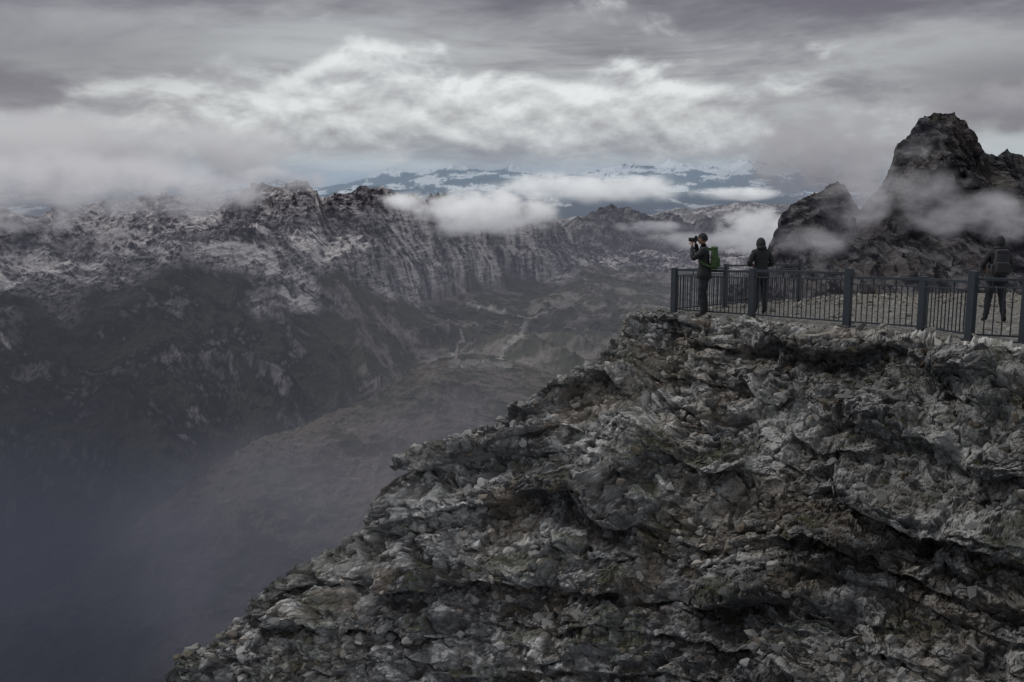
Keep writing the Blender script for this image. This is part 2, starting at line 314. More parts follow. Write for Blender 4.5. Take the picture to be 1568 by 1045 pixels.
tone=.35*c2[0]+.35*c3[0]+.3*c4[0]; big=fbm3(X0/1.8,Y0/1.8,Z0/1.4,4,500,.6); fn=fbm3(X0/.07,Y0/.07,Z0/.05,3,505,.7)
col=mixc(np.broadcast_to(g0,X.shape+(3,)),g1,np.clip(sstep(.46,.84,tone+.32*big+.12*fn+.10*mass+.15*up-.06),0,1)); col=mixc(col,g2,sstep(.50,.12,tone+.26*big+.16*fn+.10*mass)*.88)
ocm=sstep(.15,.75,fbm3(X0/1.5+5,Y0/1.5,Z0/.9,4,510,.6)+.25*(c2[0]-.5)+sstep(-4,6,X0)*.28-.18); col=mixc(col,oc,ocm*.48)
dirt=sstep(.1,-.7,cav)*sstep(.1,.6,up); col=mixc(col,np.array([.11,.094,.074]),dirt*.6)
crack=np.exp(-(c2[3]-c2[2])*26)+.5*np.exp(-(c3[3]-c3[2])*22); col=mixc(col,dk,np.clip(crack,0,1)*.5)
soil=rub*sstep(.2,.7,up)*sstep(-.3,.3,big+.2*fn); col=mixc(col,np.array([.14,.122,.098]),soil*.6)
moss=sstep(.15,.55,fbm3(X0/.8+9,Y0/.8,Z0/.8,4,530,.6))*sstep(.25,.7,up); col=mixc(col,np.array([.075,.084,.046]),moss*.65)
col=col*(1-.48*sstep(1.5,7.0,X0+.5*(-3-Z0))*(1-is_top)-.08*sstep(-6.5,-9,Z0))[...,None]  # shading painted into the rock colour, darker to the right and lower down
grav=mixc(np.broadcast_to(np.array([.13,.128,.124]),X.shape+(3,)),np.array([.27,.26,.24]),sstep(.3,.9,c4[0])*.8)
grav=mixc(grav,np.array([.20,.182,.155]),sstep(25,29,Y)*.6)
col=mixc(col,grav,tmask)
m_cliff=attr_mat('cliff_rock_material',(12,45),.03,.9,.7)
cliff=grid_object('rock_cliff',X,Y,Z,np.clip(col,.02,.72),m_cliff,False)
# ------------------------------------------------------------------ loose rubble (one object)
def rock_shapes(n):
    out=[]
    for k in range(n):
        bm=bmesh.new()
        for i in range(16):
            v=Vector([random.gauss(0,1) for _ in range(3)]).normalized(); m=max(abs(c) for c in v); bm.verts.new(v/(m**.55)*random.uniform(.75,1.05))
        bmesh.ops.convex_hull(bm,input=bm.verts[:]); 
        for v in [v for v in bm.verts if not v.link_faces]: bm.verts.remove(v)
        bmesh.ops.triangulate(bm,faces=bm.faces[:])
        bm.verts.index_update(); vs=np.array([v.co[:] for v in bm.verts],np.float32); fs=np.array([[v.index for v in f.verts] for f in bm.faces],np.int32)
        bm.free(); out.append((vs,fs))
    return out
shapes=rock_shapes(24)
def scatter(name,idx,smin,smax,pw,mat,colf,sink=.1,flat=(.35,.8)):
    VV=[];FF=[];CC=[];off=0; Pf=P.reshape(-1,3);Nf=NRM.reshape(-1,3)
    for i in idx:
        vs,fs=shapes[random.randrange(len(shapes))]
        s=smin*(smax/smin)**(random.random()**pw)
        M=np.array(Euler((random.uniform(-.6,.6),random.uniform(-.6,.6),random.uniform(0,6.3))).to_matrix())
        S=np.array([s*random.uniform(.7,1.3),s*random.uniform(.45,.9),s*random.uniform(*flat)])
        v=(vs*S)@M.T+Pf[i]+Nf[i]*s*sink
        VV.append(v);FF.append(fs+off);off+=len(vs); c=np.ones((len(vs),4),np.float32); c[:,:3]=colf(i); CC.append(c)
    V=np.concatenate(VV);Fa=np.concatenate(FF);Ca=np.concatenate(CC)
    me=bpy.data.meshes.new(name);me.vertices.add(len(V));me.vertices.foreach_set('co',V.reshape(-1).astype(np.float32))
    me.loops.add(len(Fa)*3);me.loops.foreach_set('vertex_index',Fa.reshape(-1));me.polygons.add(len(Fa));me.polygons.foreach_set('loop_start',(np.arange(len(Fa))*3).astype(np.int32))
    me.update(calc_edges=True); a=me.attributes.new('Col','FLOAT_COLOR','POINT');a.data.foreach_set('color',Ca.reshape(-1)); me.polygons.foreach_set('use_smooth',np.zeros(len(Fa),bool))
    me.materials.append(mat);o=bpy.data.objects.new(name,me);scene.collection.objects.link(o);return o
colflat=col.reshape(-1,3)
Pfl=P.reshape(-1,3)
def rc(i):
    t=random.random(); b=np.array([.30,.298,.30]) if t<.6 else (np.array([.56,.55,.535]) if t<.82 else np.array([.25,.205,.155]))
    return np.clip((b*.45+colflat[i]*.6)*random.uniform(.5,1.15)*(1-.4*min(1,max(0,(Pfl[i,0]-1)/6))),.03,.7)  # stones also darkened toward the right, following the painted cliff shading
clump=fbm3(X0/.9,Y0/.9,Z0/.9,3,600)
wt=(sstep(.3,.85,up)*(1-tmask)*(.03+sstep(.0,.5,clump)*.35+rub)).astype(np.float64)
wt[:40]=0; wt[r_b:]=0; wt=wt.reshape(-1); wt/=wt.sum()
idx=rng.choice(len(wt),16000,p=wt)
m_rub=attr_mat('rubble_material',(14,60),.012,.6,.5)
scatter('loose_rubble',idx,.012,.14,2.6,m_rub,rc)
wt2=(tmask*(.15+sstep(24,29,Y))).reshape(-1).astype(np.float64); wt2+= (is_top*(1-tmask)*(cols[None,:]>950)*.8).reshape(-1); wt2/=wt2.sum()
idx=rng.choice(len(wt2),4500,p=wt2)
scatter('terrace_gravel',idx,.012,.11,2.6,m_rub,lambda i: np.clip(np.array([.27,.26,.24])*random.uniform(.4,1.4),.03,.6))
# alpine grass tufts
wt3=(sstep(.45,.8,up)*(1-tmask)*sstep(.1,.5,fbm3(X0/.8+9,Y0/.8,Z0/.8,4,530,.6))).astype(np.float64); wt3[:60]=0;wt3[r_b:]=0; wt3=wt3.reshape(-1);wt3/=wt3.sum()
bm=bmesh.new(); Pf=P.reshape(-1,3)
for i in rng.choice(len(wt3),600,p=wt3):
    for b in range(16):
        a=random.uniform(0,6.28);r=random.uniform(0,.06);h=random.uniform(.03,.085);l=random.uniform(.01,.05)
        p=Vector(Pf[i])+Vector((math.cos(a)*r,math.sin(a)*r,-.01)); q=p+Vector((math.cos(a)*l,math.sin(a)*l,h)); sd=Vector((-math.sin(a),math.cos(a),0))*.005
        bm.faces.new([bm.verts.new(p-sd),bm.verts.new(p+sd),bm.verts.new(q)])
me=bpy.data.meshes.new('alpine_grass');bm.to_mesh(me);bm.free();me.materials.append(simple_mat('alpine_grass_material',(.07,.08,.03),.8))
scene.collection.objects.link(bpy.data.objects.new('alpine_grass',me))
# ------------------------------------------------------------------ railing
m_metal=simple_mat('painted_steel',(.035,.042,.052),.45,.3,8,.25)
def beam(bm,p,q,w,h,up=Vector((0,0,1))):
    p=Vector(p);q=Vector(q);d=(q-p).normalized()
    if abs(d.dot(up))>.95: up=Vector((1,0,0))
    s=d.cross(up).normalized();u=s.cross(d).normalized();vs=[]
    for e in (p,q):
        for a,b in ((-1,-1),(1,-1),(1,1),(-1,1)): vs.append(bm.verts.new(e+s*a*w/2+u*b*h/2))
    for f in ((0,1,2,3),(7,6,5,4),(0,4,5,1),(1,5,6,2),(2,6,7,3),(3,7,4,0)): bm.faces.new([vs[i] for i in f])
def railing(name,posts,skipfirst=False):
    bm=bmesh.new(); pts=[]
    for (px,dst,h,wd) in posts:
        x,y,_=sight(px,500,dst); z=terr_z(dst); pts.append((Vector((x,y,z)),h,wd))
    for k,(p,h,wd) in enumerate(pts):
        nxt=pts[min(k+1,len(pts)-1)][0]; prv=pts[max(k-1,0)][0]; dr=(nxt-prv); dr.z=0; dr.normalize()
        if k==0 and skipfirst: continue
        s=dr.cross(Vector((0,0,1)))
        vs=[]
        for zz in (-.35,h):
            for a,b in ((-1,-1),(1,-1),(1,1),(-1,1)): vs.append(bm.verts.new(p+dr*a*wd/2+s*b*.04+Vector((0,0,zz))))
        for f in ((3,2,1,0),(4,5,6,7),(0,1,5,4),(1,2,6,5),(2,3,7,6),(3,0,4,7)): bm.faces.new([vs[i] for i in f])
        beam(bm,p-dr*wd*.9+Vector((0,0,.012)),p+dr*wd*.9+Vector((0,0,.012)),.2,.024)
    for (p,h,w1),(q,h2,w2) in zip(pts[:-1],pts[1:]):
        dr=(q-p).normalized(); a=p+dr*(w1/2+.002); b=q-dr*(w2/2+.002); hh=min(h,h2)-.05
        Zv=lambda t:Vector((0,0,t))
        beam(bm,a+Zv(hh),b+Zv(hh),.05,.045); beam(bm,a+Zv(hh-.13),b+Zv(hh-.13),.03,.022); beam(bm,a+Zv(.10),b+Zv(.10),.03,.03)
        L=(b-a).length; n=max(2,int(L/.115))
        for i in range(1,n):
            c=a+(b-a)*(i/n); beam(bm,c+Zv(.117),c+Zv(hh-.143),.016,.016)
        for i in (.33,.66):
            c=a+(b-a)*i; beam(bm,c+Zv(hh-.118),c+Zv(hh-.024),.02,.02)
    me=bpy.data.meshes.new(name);bm.to_mesh(me);bm.free();me.materials.append(m_metal);o=bpy.data.objects.new(name,me);scene.collection.objects.link(o);return o
railing('metal_railing',[(1031,23,1.06,.15),(1150,21,1.08,.15),(1296,18.9,1.12,.15),(1410,17.6,1.0,.14),(1485,16.0,1.13,.15),(1568,15.5,1.05,.12),(1700,14.2,1.1,.15)])
railing('metal_railing',[(1031,23.15,1.06,.15),(1109,25.3,1.12,.14),(1221,28.6,1.22,.14)],skipfirst=True)
# ------------------------------------------------------------------ people
def skin(verts,edges,roots,sub=2,name='tmp'):
    me=bpy.data.meshes.new(name); me.from_pydata([v[0] for v in verts],edges,[]); o=bpy.data.objects.new(name,me);scene.collection.objects.link(o)
    md=o.modifiers.new('s','SKIN'); md.use_smooth_shade=True
    for i,v in enumerate(verts):
        sv=me.skin_vertices[0].data[i]; r=v[1]; sv.radius=r if isinstance(r,tuple) else (r,r); sv.use_root=i in roots
    o.modifiers.new('u','SUBSURF').levels=sub; o.modifiers['u'].render_levels=sub
    dg=bpy.context.evaluated_depsgraph_get(); m2=bpy.data.meshes.new_from_object(o.evaluated_get(dg)); bpy.data.objects.remove(o); return m2
m_skin=simple_mat('skin',(.30,.18,.13),.6,0,60,.1); m_black=simple_mat('black_fabric',(.018,.019,.022),.85,0,25,.4,.3); m_trous=simple_mat('dark_trousers',(.022,.024,.03),.85,0,25,.4,.3)
m_boot=simple_mat('boot_leather',(.03,.026,.022),.7,0,40,.3); m_green=simple_mat('green_nylon',(.035,.075,.022),.75,0,30,.35,.3)
m_camb=simple_mat('camera_plastic',(.012,.012,.013),.4,0,40,.2); m_pack=simple_mat('dark_backpack_fabric',(.028,.028,.034),.8,0,30,.4,.3)
m_eye=simple_mat('eye',(.6,.6,.58),.2,0,5,.05); m_lip=simple_mat('lip',(.3,.13,.11),.6,0,50,.1)
def link(me,name,parent,mats):
    for m in mats: me.materials.append(m)
    o=bpy.data.objects.new(name,me);scene.collection.objects.link(o);o.parent=parent;return o
def ellips(bm,c,r,rot=None,seg=24,ring=16,fn=None,mi=0):
    res=bmesh.ops.create_uvsphere(bm,u_segments=seg,v_segments=ring,radius=1)
    for v in res['verts']:
        p=v.co.copy()
        if fn: p=fn(p)
        p=Vector((p.x*r[0],p.y*r[1],p.z*r[2]))
        if rot: p=rot@p
        v.co=p+Vector(c)
    for v in res['verts']:
        for f in v.link_faces: f.material_index=mi; f.smooth=True
def make_head(parent,c,tilt,turn,style):
    bm=bmesh.new(); R=Euler((tilt,0,turn)).to_matrix(); c=Vector(c)
    def face(p):
        q=p.copy()
        if p.y>0 and p.z<0: q.x*=1-.28*(-p.z)*p.y; 
        if p.y>.3 and -.75<p.z<-.5: q.y+=.06
        if p.y>.6 and .05<p.z<.3: q.y+=.05
        if p.y<-.2 and p.z<-.4: q.y*=.8
        return q
    ellips(bm,c,(.077,.098,.118),R,32,24,face,0)
    T=lambda v: c+R@Vector(v)
    ellips(bm,T((0,.103,-.012)),(.012,.02,.026),R,10,8,None,0)
    for s in (-1,1):
        ellips(bm,T((s*.03,.085,.008)),(.013,.011,.009),R,10,8,None,2)
        ellips(bm,T((s*.078,0,-.005)),(.01,.02,.032),R,10,8,None,0)
    ellips(bm,T((0,.088,-.052)),(.024,.009,.008),R,10,8,None,3)
    if style=='beanie':
        def cap(p): 
            q=p.copy(); lo=-.35 if p.y<.1 else .25; q.z=max(q.z,lo); return q
        ellips(bm,T((0,-.006,.014)),(.092,.110,.126),R,28,20,cap,1)
    elif style=='hood':
        def hd(p):
            q=p.copy()
            if p.y>.45: q.y=.45+(p.y-.45)*.1
            if p.z>.3: q.y-=.12*(p.z-.3)
            return q
        ellips(bm,T((0,-.028,-.012)),(.108,.118,.15),R,28,20,hd,1)
        ellips(bm,T((0,-.04,-.12)),(.12,.10,.07),R,24,12,None,1)
    me=bpy.data.meshes.new('head');bm.to_mesh(me);bm.free(); return link(me,'head',parent,[m_skin,m_black,m_eye,m_lip])
def make_hand(parent,wrist,fwd,palmn,side,mat,curl=.9,name='hand'):
    f=Vector(fwd).normalized(); n=Vector(palmn); n=(n-f*n.dot(f)).normalized(); s=f.cross(n)*side; w=Vector(wrist)
    vs=[];es=[];roots=[]
    def chain(pts,rs):
        b=len(vs); roots.append(b)
        for p,r in zip(pts,rs): vs.append((tuple(p),r))
        for i in range(len(pts)-1): es.append((b+i,b+i+1))
    chain([w-f*.02,w+f*.03,w+f*.085],[(.024,.02),(.036,.017),(.038,.015)])
    for k,(o,L) in enumerate(((-.030,.075),(-.010,.084),(.010,.078),(.029,.062))):
        p0=w+f*.07+s*o*.9; d=f.copy(); pts=[p0];p=p0
        for j,fr in enumerate((.4,.33,.27)):
            d=(d*math.cos(curl*(.45+.2*j))+n*math.sin(curl*(.45+.2*j))); dd_=d.normalized(); p=p+dd_*L*fr*1.15; pts.append(p.copy()); 
        chain(pts,[.0095,.009,.008,.007])
    p=w+f*.02-s*.025; chain([p,p-s*.025+f*.025+n*.01,p-s*.03+f*.052+n*.022,p-s*.022+f*.072+n*.034],[.013,.011,.0095,.008])
    me=skin(vs,es,roots,1); me.materials.clear(); return link(me,name,parent,[mat])
def person(name,loc,rotz,h,legs,arms,headc,tilt,turn,style,lean=0.0):
    e=bpy.data.objects.new(name,None);scene.collection.objects.link(e); e.location=loc;e.rotation_euler=(0,0,rotz); k=h/1.80; e.scale=(k,k,k)
    hx,hy,hz=headc
    V=[((0,0,.96),(.165,.125)),((0,lean*.3,1.08),(.155,.12)),((0,lean*.6,1.25),(.175,.13)),((0,lean*.9,1.40),(.16,.12)),((hx*.5,lean+.0,1.51),(.075,.07)),((hx,hy-.015,hz-.08),(.058,.06))]
    Ed=[(0,1),(1,2),(2,3),(3,4),(4,5)]
    for s,A_ in zip((-1,1),arms):
        b=len(V); V+= [((s*.165,lean*.9,1.43),.085),(tuple(A_['e']),.062),(tuple(Vector(A_['e'])*.45+Vector(A_['w'])*.55),.054),(tuple(A_['w']),.038)]
        Ed+=[(3,b),(b,b+1),(b+1,b+2),(b+2,b+3)]
    for s,Lg in zip((-1,1),legs):
        b=len(V); kn=Vector(Lg['k']);an=Vector(Lg['a']); t=Lg.get('toe',(s*.02,.16,0))
        V+=[((s*.09,0,.88),(.118,.12)),(tuple(kn),.078),(tuple(kn*.45+an*.55+Vector((0,-.015,0))),.068),(tuple(an),.055),((an.x+t[0]*.4,an.y+t[1]*.4,.05),(.052,.048)),((an.x+t[0],an.y+t[1],.042),(.048,.036))]
        Ed+=[(0,b),(b,b+1),(b+1,b+2),(b+2,b+3),(b+3,b+4),(b+4,b+5)]
    me=skin(V,Ed,{0},2)
    me.materials.clear()
    for m in (m_black,m_trous,m_boot): me.materials.append(m)
    for p in me.polygons:
        c=p.center; p.use_smooth=True
        near=min((Vector(c)-Vector(A_['w'])).length for A_ in arms)
        p.material_index=0 if c.z>.84 or near<.2 else (1 if c.z>.13 else 2)
    for v in me.vertices:
        c=v.co; a=.006*math.sin(c.z*38+c.x*23)+.004*math.sin(c.z*71+c.y*40+c.x*17); v.co+=Vector((c.x,c.y,0)).normalized()*a if (c.x or c.y) else Vector()
    o=bpy.data.objects.new('body',me);scene.collection.objects.link(o);o.parent=e
    bm=bmesh.new(); n=28; rings=[]
    for (z,rx,ry) in ((1.06,.172,.135),(.95,.192,.155),(.83,.205,.165),(.825,.195,.155)):
        rings.append([bm.verts.new((math.cos(i/n*6.2832)*rx*(1+.02*math.sin(i*2.1)),math.sin(i/n*6.2832)*ry+lean*.15,z+.006*math.sin(i*1.3))) for i in range(n)])
    for a,b in zip(rings[:-1],rings[1:]):
        for i in range(n): bm.faces.new([a[i],a[(i+1)%n],b[(i+1)%n],b[i]]).smooth=True
    m2=bpy.data.meshes.new('jacket_hem');bm.to_mesh(m2);bm.free();link(m2,'jacket_hem',e,[m_black])
    make_head(e,headc,tilt,turn,style)
    for s,A_ in zip((-1,1),arms):
        w=Vector(A_['w']);fw=A_.get('f',w-Vector(A_['e'])); make_hand(e,w+Vector(fw).normalized()*.01,fw,A_.get('n',(0,1,0)),s,m_skin,A_.get('curl',.9),'hand_left' if s<0 else 'hand_right')
    return e
def backpack(name,parent_e,mat,c,size):
    bm=bmesh.new(); c=Vector(c)
    def box(cc,s,bev,mi=0,taper=0):
        r=bmesh.ops.create_cube(bm,size=1); 
        for v in r['verts']:
            t=1-taper*(v.co.z+.5); v.co=Vector((v.co.x*s[0]*t,v.co.y*s[1]*t,v.co.z*s[2]))+cc
        ed=list({e for v in r['verts'] for e in v.link_edges}); rr=bmesh.ops.bevel(bm,geom=ed,offset=bev,segments=4,affect='EDGES',profile=.6)
        for f in rr['faces']: f.smooth=True
    w,dp,h=size
    box(c,(w,dp,h),min(w,dp)*.36,0,.25)
    box(c+Vector((0,.01,h*.50)),(w*.72,dp*.85,h*.2),.04)
    box(c+Vector((0,-dp*.5,-h*.16)),(w*.7,dp*.4,h*.46),.032)
    for s in (-1,1): box(c+Vector((s*w*.5,0,-h*.22)),(w*.16,dp*.6,h*.35),.02)
    for s in (-1,1):
        pts=[Vector((s*w*.30,dp*.42,h*.44)),Vector((s*w*.36,dp*.5+.12,h*.50)),Vector((s*w*.38,dp*.5+.235,h*.36)),Vector((s*w*.4,dp*.5+.26,h*.12)),Vector((s*w*.5,dp*.5+.16,-h*.18)),Vector((s*w*.45,dp*.5,-h*.34))]
        for a,b in zip(pts[:-1],pts[1:]): beam(bm,c+a,c+b,.05,.014,Vector((s,0,.2)))
    me=bpy.data.meshes.new(name);bm.to_mesh(me);bm.free();me.materials.append(mat);o=bpy.data.objects.new(name,me);scene.collection.objects.link(o)
    o.matrix_world=Matrix.LocRotScale(parent_e.location,parent_e.rotation_euler,parent_e.scale); return o
def gpos(px,d):
    x,y,_=sight(px,500,d); return Vector((x,y,terr_z(d)))
ph=person('photographer',gpos(1076,21.9),math.radians(72),1.84,
 [dict(k=(-.12,.05,.5),a=(-.14,.0,.09)),dict(k=(.13,.03,.5),a=(.16,-.03,.09))],
 [dict(e=(-.27,.22,1.24),w=(-.07,.27,1.53),n=(1,.3,0),curl=1.1),dict(e=(.29,.17,1.27),w=(.09,.22,1.57),n=(-1,.4,0),curl=1.1)],
 (0,.06,1.665),-.05,0,'beanie',lean=.03)
backpack('green_backpack',ph,m_green,(0,-.205,1.25),(.30,.17,.44))
bm=bmesh.new()
def cbox(bm,c,s,bev=.008):
    r=bmesh.ops.create_cube(bm,size=1)
    for v in r['verts']: v.co=Vector((v.co.x*s[0],v.co.y*s[1],v.co.z*s[2]))+Vector(c)
    ed=list({e for v in r['verts'] for e in v.link_edges}); bmesh.ops.bevel(bm,geom=ed,offset=bev,segments=2,affect='EDGES')
cbox(bm,(0,.2,1.665),(.145,.06,.1));cbox(bm,(0,.2,1.722),(.06,.055,.035));cbox(bm,(-.055,.215,1.66),(.035,.07,.09))
r=bmesh.ops.create_cone(bm,segments=24,radius1=.038,radius2=.042,depth=.13,cap_ends=True)
for v in r['verts']: v.co=Vector((v.co.x,v.co.z+.29,v.co.y+1.66))
me=bpy.data.meshes.new('photo_camera');bm.to_mesh(me);bm.free();me.materials.append(m_camb);o=bpy.data.objects.new('photo_camera',me);scene.collection.objects.link(o);o.matrix_world=Matrix.LocRotScale(ph.location,ph.rotation_euler,ph.scale)
hk=person('hooded_hiker',gpos(1162,22.6),math.radians(8),1.77,
 [dict(k=(-.10,.03,.5),a=(-.11,-.01,.09)),dict(k=(.11,.05,.5),a=(.12,.02,.09))],
 [dict(e=(-.29,.03,1.16),w=(-.13,.24,1.13),n=(1,0,0)),dict(e=(.30,.03,1.15),w=(.11,.25,1.14),n=(-1,0,0))],
 (0,.10,1.63),-.38,0,'hood',lean=.05)
wk=person('hiker',gpos(1521,20.2),math.radians(-10),1.76,
 [dict(k=(-.13,.05,.5),a=(-.17,.02,.09)),dict(k=(.13,.03,.5),a=(.17,-.04,.09),toe=(.06,.15,0))],
 [dict(e=(-.30,.02,1.17),w=(-.20,.22,1.10),n=(1,0,0)),dict(e=(.28,.0,1.17),w=(.16,.22,1.16),n=(-1,0,0))],
 (0,.05,1.655),-.12,.2,'hood',lean=.03)
backpack('dark_backpack',wk,m_pack,(0,-.215,1.24),(.34,.19,.48))
# ------------------------------------------------------------------ valley buildings
m_wall=simple_mat('plaster_wall',(.7,.68,.64),.9,0,.2,.1);m_roof=simple_mat('roof_sheet',(.16,.13,.12),.8,0,.2,.2);m_win=simple_mat('window_dark',(.03,.03,.04),.3,0,1,.1)
def building(px,py,L,Wd,H,rot):
    dd2=np.where((TY<5500),(TPX-px)**2+(TPY-py)**2,1e12); i=np.unravel_index(np.argmin(dd2),dd2.shape); p=(TX[i],TY[i],TZ[i])
    e=bpy.data.objects.new('alpine_building',None);scene.collection.objects.link(e);e.location=p;e.rotation_euler=(0,0,rot)
    bm=bmesh.new(); a,b=L/2,Wd/2
    vs=[bm.verts.new(v) for v in ((-a,-b,-8),(a,-b,-8),(a,b,-8),(-a,b,-8),(-a,-b,H),(a,-b,H),(a,b,H),(-a,b,H),(-a,0,H+b*.6),(a,0,H+b*.6))]
    for f in ((0,1,5,4),(1,2,6,9,5),(2,3,7,6),(3,0,4,8,7)): bm.faces.new([vs[i] for i in f])
    me=bpy.data.meshes.new('walls');bm.to_mesh(me);bm.free();link(me,'walls',e,[m_wall])
    bm=bmesh.new()
    for s in (-1,1):
        v=[bm.verts.new(q) for q in ((-a-1,s*(b+1.2),H-.6),(a+1,s*(b+1.2),H-.6),(a+1,0,H+b*.6+.3),(-a-1,0,H+b*.6+.3))]; bm.faces.new(v)
    me=bpy.data.meshes.new('roof');bm.to_mesh(me);bm.free();link(me,'roof',e,[m_roof])
    bm=bmesh.new()
    for fl in range(max(1,int(H/3))):
        for k in range(int(L/4)): cbox(bm,(-a+2+k*4,-b-.05,1.7+fl*3),(1.4,.12,1.4),.02)
    me=bpy.data.meshes.new('windows');bm.to_mesh(me);bm.free();link(me,'windows',e,[m_win])
for q in ((698,555,34,15,12,.1),(722,558,52,18,15,-.1),(743,555,30,14,11,.3),(776,560,30,14,10,.1),(710,562,22,12,8,.5)): building(*q)
# ------------------------------------------------------------------ haze and clouds (absorbing + emission standing in for scattered daylight)
def vol_obj(name,mat,kind,loc,scale):
    bm=bmesh.new()
    if kind=='box': bmesh.ops.create_cube(bm,size=2)
    else: bmesh.ops.create_icosphere(bm,subdivisions=3,radius=1)
    me=bpy.data.meshes.new(name);bm.to_mesh(me);bm.free();me.materials.append(mat);o=bpy.data.objects.new(name,me);scene.collection.objects.link(o);o.location=loc;o.scale=scale;return o
def haze_mat(name,sig,L):
    m,T=newmat(name); ab=T.n('ShaderNodeVolumeAbsorption',Color=C(0,0,0),Density=sig); em=T.n('ShaderNodeEmission',Color=C(*L),Strength=sig)
    T.n('ShaderNodeOutputMaterial',Volume=T.n('ShaderNodeAddShader',i0=ab.outputs[0],i1=em.outputs[0]).outputs[0]); return m
def cloud_mat(name,sig,L0,L1,nscale,thr=.25,contrast=4.4,step=.6,detail=4,gain=.9,edge=.75,zs=1.5):
    m,T=newmat(name); pos=T.n('ShaderNodeNewGeometry').outputs['Position']; oc_=T.n('ShaderNodeTexCoord').outputs['Object']
    r2=T.n('ShaderNodeVectorMath',{'operation':'DOT_PRODUCT'},i0=oc_,i1=oc_).outputs['Value']
    q=T.m('SUBTRACT',1.0,r2)
    nz=T.noise(T.n('ShaderNodeVectorMath',{'operation':'MULTIPLY'},i0=pos,i1=(1,1,zs)).outputs[0],nscale,detail,.6,.0)
    f=T.m('ADD',q,T.m('MULTIPLY',T.m('SUBTRACT',nz,.5),contrast)); f=T.m('MULTIPLY',T.m('SUBTRACT',f,thr),gain,clamp=True)
    dn=T.m('MULTIPLY',T.m('MULTIPLY',f,sig),T.ss(0.0,edge,q))
    oz=T.n('ShaderNodeSeparateXYZ',i0=oc_).outputs[2]
    g=T.ss(-.7,.7,T.m('ADD',oz,T.m('MULTIPLY',T.m('SUBTRACT',nz,.5),2.5)))
    colr=T.mix(g,C(*L0),C(*L1))  # bright tops and dim undersides put into the emission colour
    ab=T.n('ShaderNodeVolumeAbsorption',Color=C(0,0,0),Density=dn); em=T.n('ShaderNodeEmission',Color=colr,Strength=dn)
    T.n('ShaderNodeOutputMaterial',Volume=T.n('ShaderNodeAddShader',i0=ab.outputs[0],i1=em.outputs[0]).outputs[0])
    try: m.cycles.volume_step_rate=step
    except Exception: pass
    return m
vol_obj('distant_haze',haze_mat('distant_haze_material',1/60000,(.29,.36,.45)),'box',(0,12500+45000,-350),(70000,45000,1150))
vol_obj('valley_haze',haze_mat('valley_haze_material',1/12500,(.13,.135,.17)),'box',(0,1300+5600,-860),(12000,5550,720))
mist=cloud_mat('valley_mist_material',1/760,(.070,.076,.10),(.13,.128,.158),.0020,.15,4.2,.8,4,.8,.9)
dmist=cloud_mat('deep_valley_mist_material',1/560,(.018,.022,.036),(.045,.05,.07),.0014,-.2,3.2,.8,3,.8,.9)
def cl(px,py,d,rx,ry,rz,mat,name='cloud',rot=0):
    o=vol_obj(name,mat,'ico',sight(px,py,d),(rx,ry,rz)); o.rotation_euler=(0,rot,0); return o
cl(520,880,1800,560,450,400,mist,'valley_mist')
cl(700,670,2300,430,380,270,mist,'valley_mist')
cl(370,790,2400,460,420,280,mist,'valley_mist')
cl(60,1060,2100,1000,900,780,dmist,'valley_mist')
white=cloud_mat('cumulus_material',1/65,(.36,.36,.39),(.68,.69,.71),.0050,.35)
grey=cloud_mat('grey_cloud_material',1/120,(.24,.24,.27),(.50,.50,.53),.0042,.35)
wisp=cloud_mat('wisp_material',1/85,(.17,.165,.19),(.36,.355,.38),.011,.35)
far_w=cloud_mat('far_cumulus_material',1/180,(.42,.44,.47),(.72,.74,.76),.0021,.35)
bigg=cloud_mat('stratus_material',1/350,(.26,.255,.28),(.50,.50,.52),.0016,.35,4,.6,4,1.2,.35,1)
cl(80,282,5600,1200,600,240,grey); cl(310,295,5600,520,380,170,grey); cl(430,274,5750,340,300,95,grey)
cl(150,232,8500,2300,1200,400,bigg)
cl(745,325,6400,600,500,200,white); cl(905,288,11500,1400,1000,240,far_w); cl(1120,297,13500,800,900,120,far_w)
cl(40,340,5200,300,220,100,grey); cl(640,308,6300,280,240,80,white)
cl(1162,358,8000,450,450,240,white); cl(1000,348,9500,450,350,80,grey)
cl(1322,300,2350,110,130,160,wisp,rot=.5); cl(1285,240,3200,480,330,190,wisp); cl(1415,280,2250,95,80,150,wisp,rot=-.5); cl(1500,335,2130,230,100,75,wisp); cl(1235,372,2200,130,100,50,wisp); cl(1560,165,3300,460,300,110,wisp); cl(1060,370,6000,400,300,80,grey)
# ------------------------------------------------------------------ world
S=Vector((-.62,.22,.75)).normalized()
world=bpy.data.worlds.new('World'); scene.world=world; world.use_nodes=True; wt_=world.node_tree; wt_.nodes.clear(); T=NT(wt_)
sky=T.n('ShaderNodeTexSky',{'sky_type':'NISHITA','sun_disc':False}); sky.sun_elevation=math.asin(S.z); sky.sun_rotation=math.atan2(S.x,S.y)
D=T.n('ShaderNodeTexCoord').outputs['Generated']; sp=T.n('ShaderNodeSeparateXYZ',i0=D); dx,dy,dz=sp.outputs
def vec(a,b,c): return T.n('ShaderNodeCombineXYZ',i0=a,i1=b,i2=c).outputs[0]
st=vec(dx,dy,T.m('MULTIPLY',dz,5.0)); pf=vec(dx,dy,T.m('MULTIPLY',dz,2.0)); pfu=vec(dx,dy,T.m('MULTIPLY_ADD',dz,2.0,.022))
n_st=T.noise(st,3.6,8,.58,.4); n_pf=T.noise(pf,8.5,9,.54,.2); n_pu=T.noise(pfu,8.5,9,.54,.2); n_lo=T.noise(pf,3.0,3,.5,.2)
ramp=T.n('ShaderNodeValToRGB',Fac=T.m('MULTIPLY',T.m('MAXIMUM',dz,0.0),4.0)); cr=ramp.color_ramp
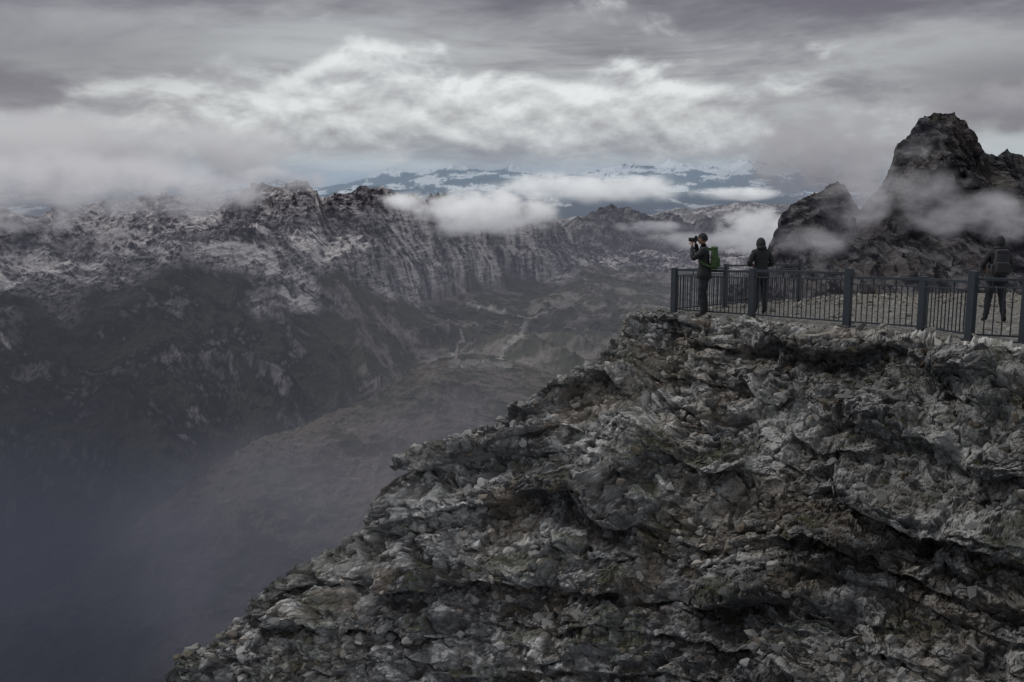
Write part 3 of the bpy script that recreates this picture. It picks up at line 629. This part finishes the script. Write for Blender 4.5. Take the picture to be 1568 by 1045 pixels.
cr.elements[0].position=0; cr.elements[0].color=C(.48,.54,.59); cr.elements[1].position=1; cr.elements[1].color=C(.21,.205,.225)
for p,c in ((.12,(.48,.505,.53)),(.3,(.44,.445,.465)),(.5,(.42,.42,.435)),(.7,(.28,.275,.297))):
    e=cr.elements.new(p); e.color=C(*c)
base=ramp.outputs[0]
def scale_c(c,k): return T.mix(1.0,c,vec(k,k,k),'MULTIPLY')
sr=T.ss(.33,.66,n_st)
base=T.mix(1.0,base,T.mix(sr,C(.47,.44,.49),C(1.2,1.23,1.20)),'MULTIPLY')
def gauss(ax,az,sx,sz):
    a=T.m('DIVIDE',T.m('SUBTRACT',dx,ax),sx); b=T.m('DIVIDE',T.m('SUBTRACT',dz,az),sz)
    q=T.m('ADD',T.m('MULTIPLY',a,a),T.m('MULTIPLY',b,b)); return T.m('EXPONENT',T.m('MULTIPLY',q,-1.0))
bank=T.m('MAXIMUM',gauss(-.10,.070,.28,.046),T.m('MULTIPLY',gauss(-.42,.04,.24,.035),.9)); bank=T.m('MAXIMUM',bank,T.m('MULTIPLY',gauss(.2,.05,.22,.035),.85))
dens=T.m('ADD',T.m('MULTIPLY',bank,.42),n_pf)
cm=T.ss(.57,.80,dens)
lit=T.m('MULTIPLY_ADD',T.m('SUBTRACT',n_pf,n_pu),5.0,.57,clamp=True)
bot=T.ss(.0,.10,dz)
ccol=T.mix(lit,C(.37,.37,.39),C(.85,.875,.87)); ccol=T.mix(1.0,ccol,T.mix(bot,C(.74,.745,.77),C(1,1,1)),'MULTIPLY')
c1_=T.mix(T.m('MULTIPLY',cm,.9),base,ccol)
dark=T.m('MAXIMUM',gauss(.46,.085,.16,.04),T.m('MULTIPLY',gauss(-.42,.115,.2,.035),.8)); dm=T.m('MULTIPLY',dark,T.ss(.35,.58,n_lo))
c1_=T.mix(T.m('MULTIPLY',dm,.8),c1_,C(.15,.138,.16))
c1_=T.mix(T.ss(.28,.7,dz),c1_,T.mix(sr,C(.48,.485,.51),C(.74,.755,.76)))  # unseen overhead sky made brighter to lift light on the whole scene
below=T.ss(-.02,-.2,dz); c1_=T.mix(below,c1_,C(.085,.09,.108))
final=T.mix(.93,sky.outputs[0],scale_c(c1_,10.0))
bg=T.n('ShaderNodeBackground',Color=final,Strength=.1); T.n('ShaderNodeOutputWorld',Surface=bg.outputs[0])
sl_=bpy.data.lights.new('sun','SUN'); sl_.energy=1.5; sl_.angle=math.radians(10); sl_.color=(1,.97,.93); so=bpy.data.objects.new('sun',sl_); scene.collection.objects.link(so); so.rotation_euler=S.to_track_quat('Z','Y').to_euler()
print('objects',len(scene.objects))
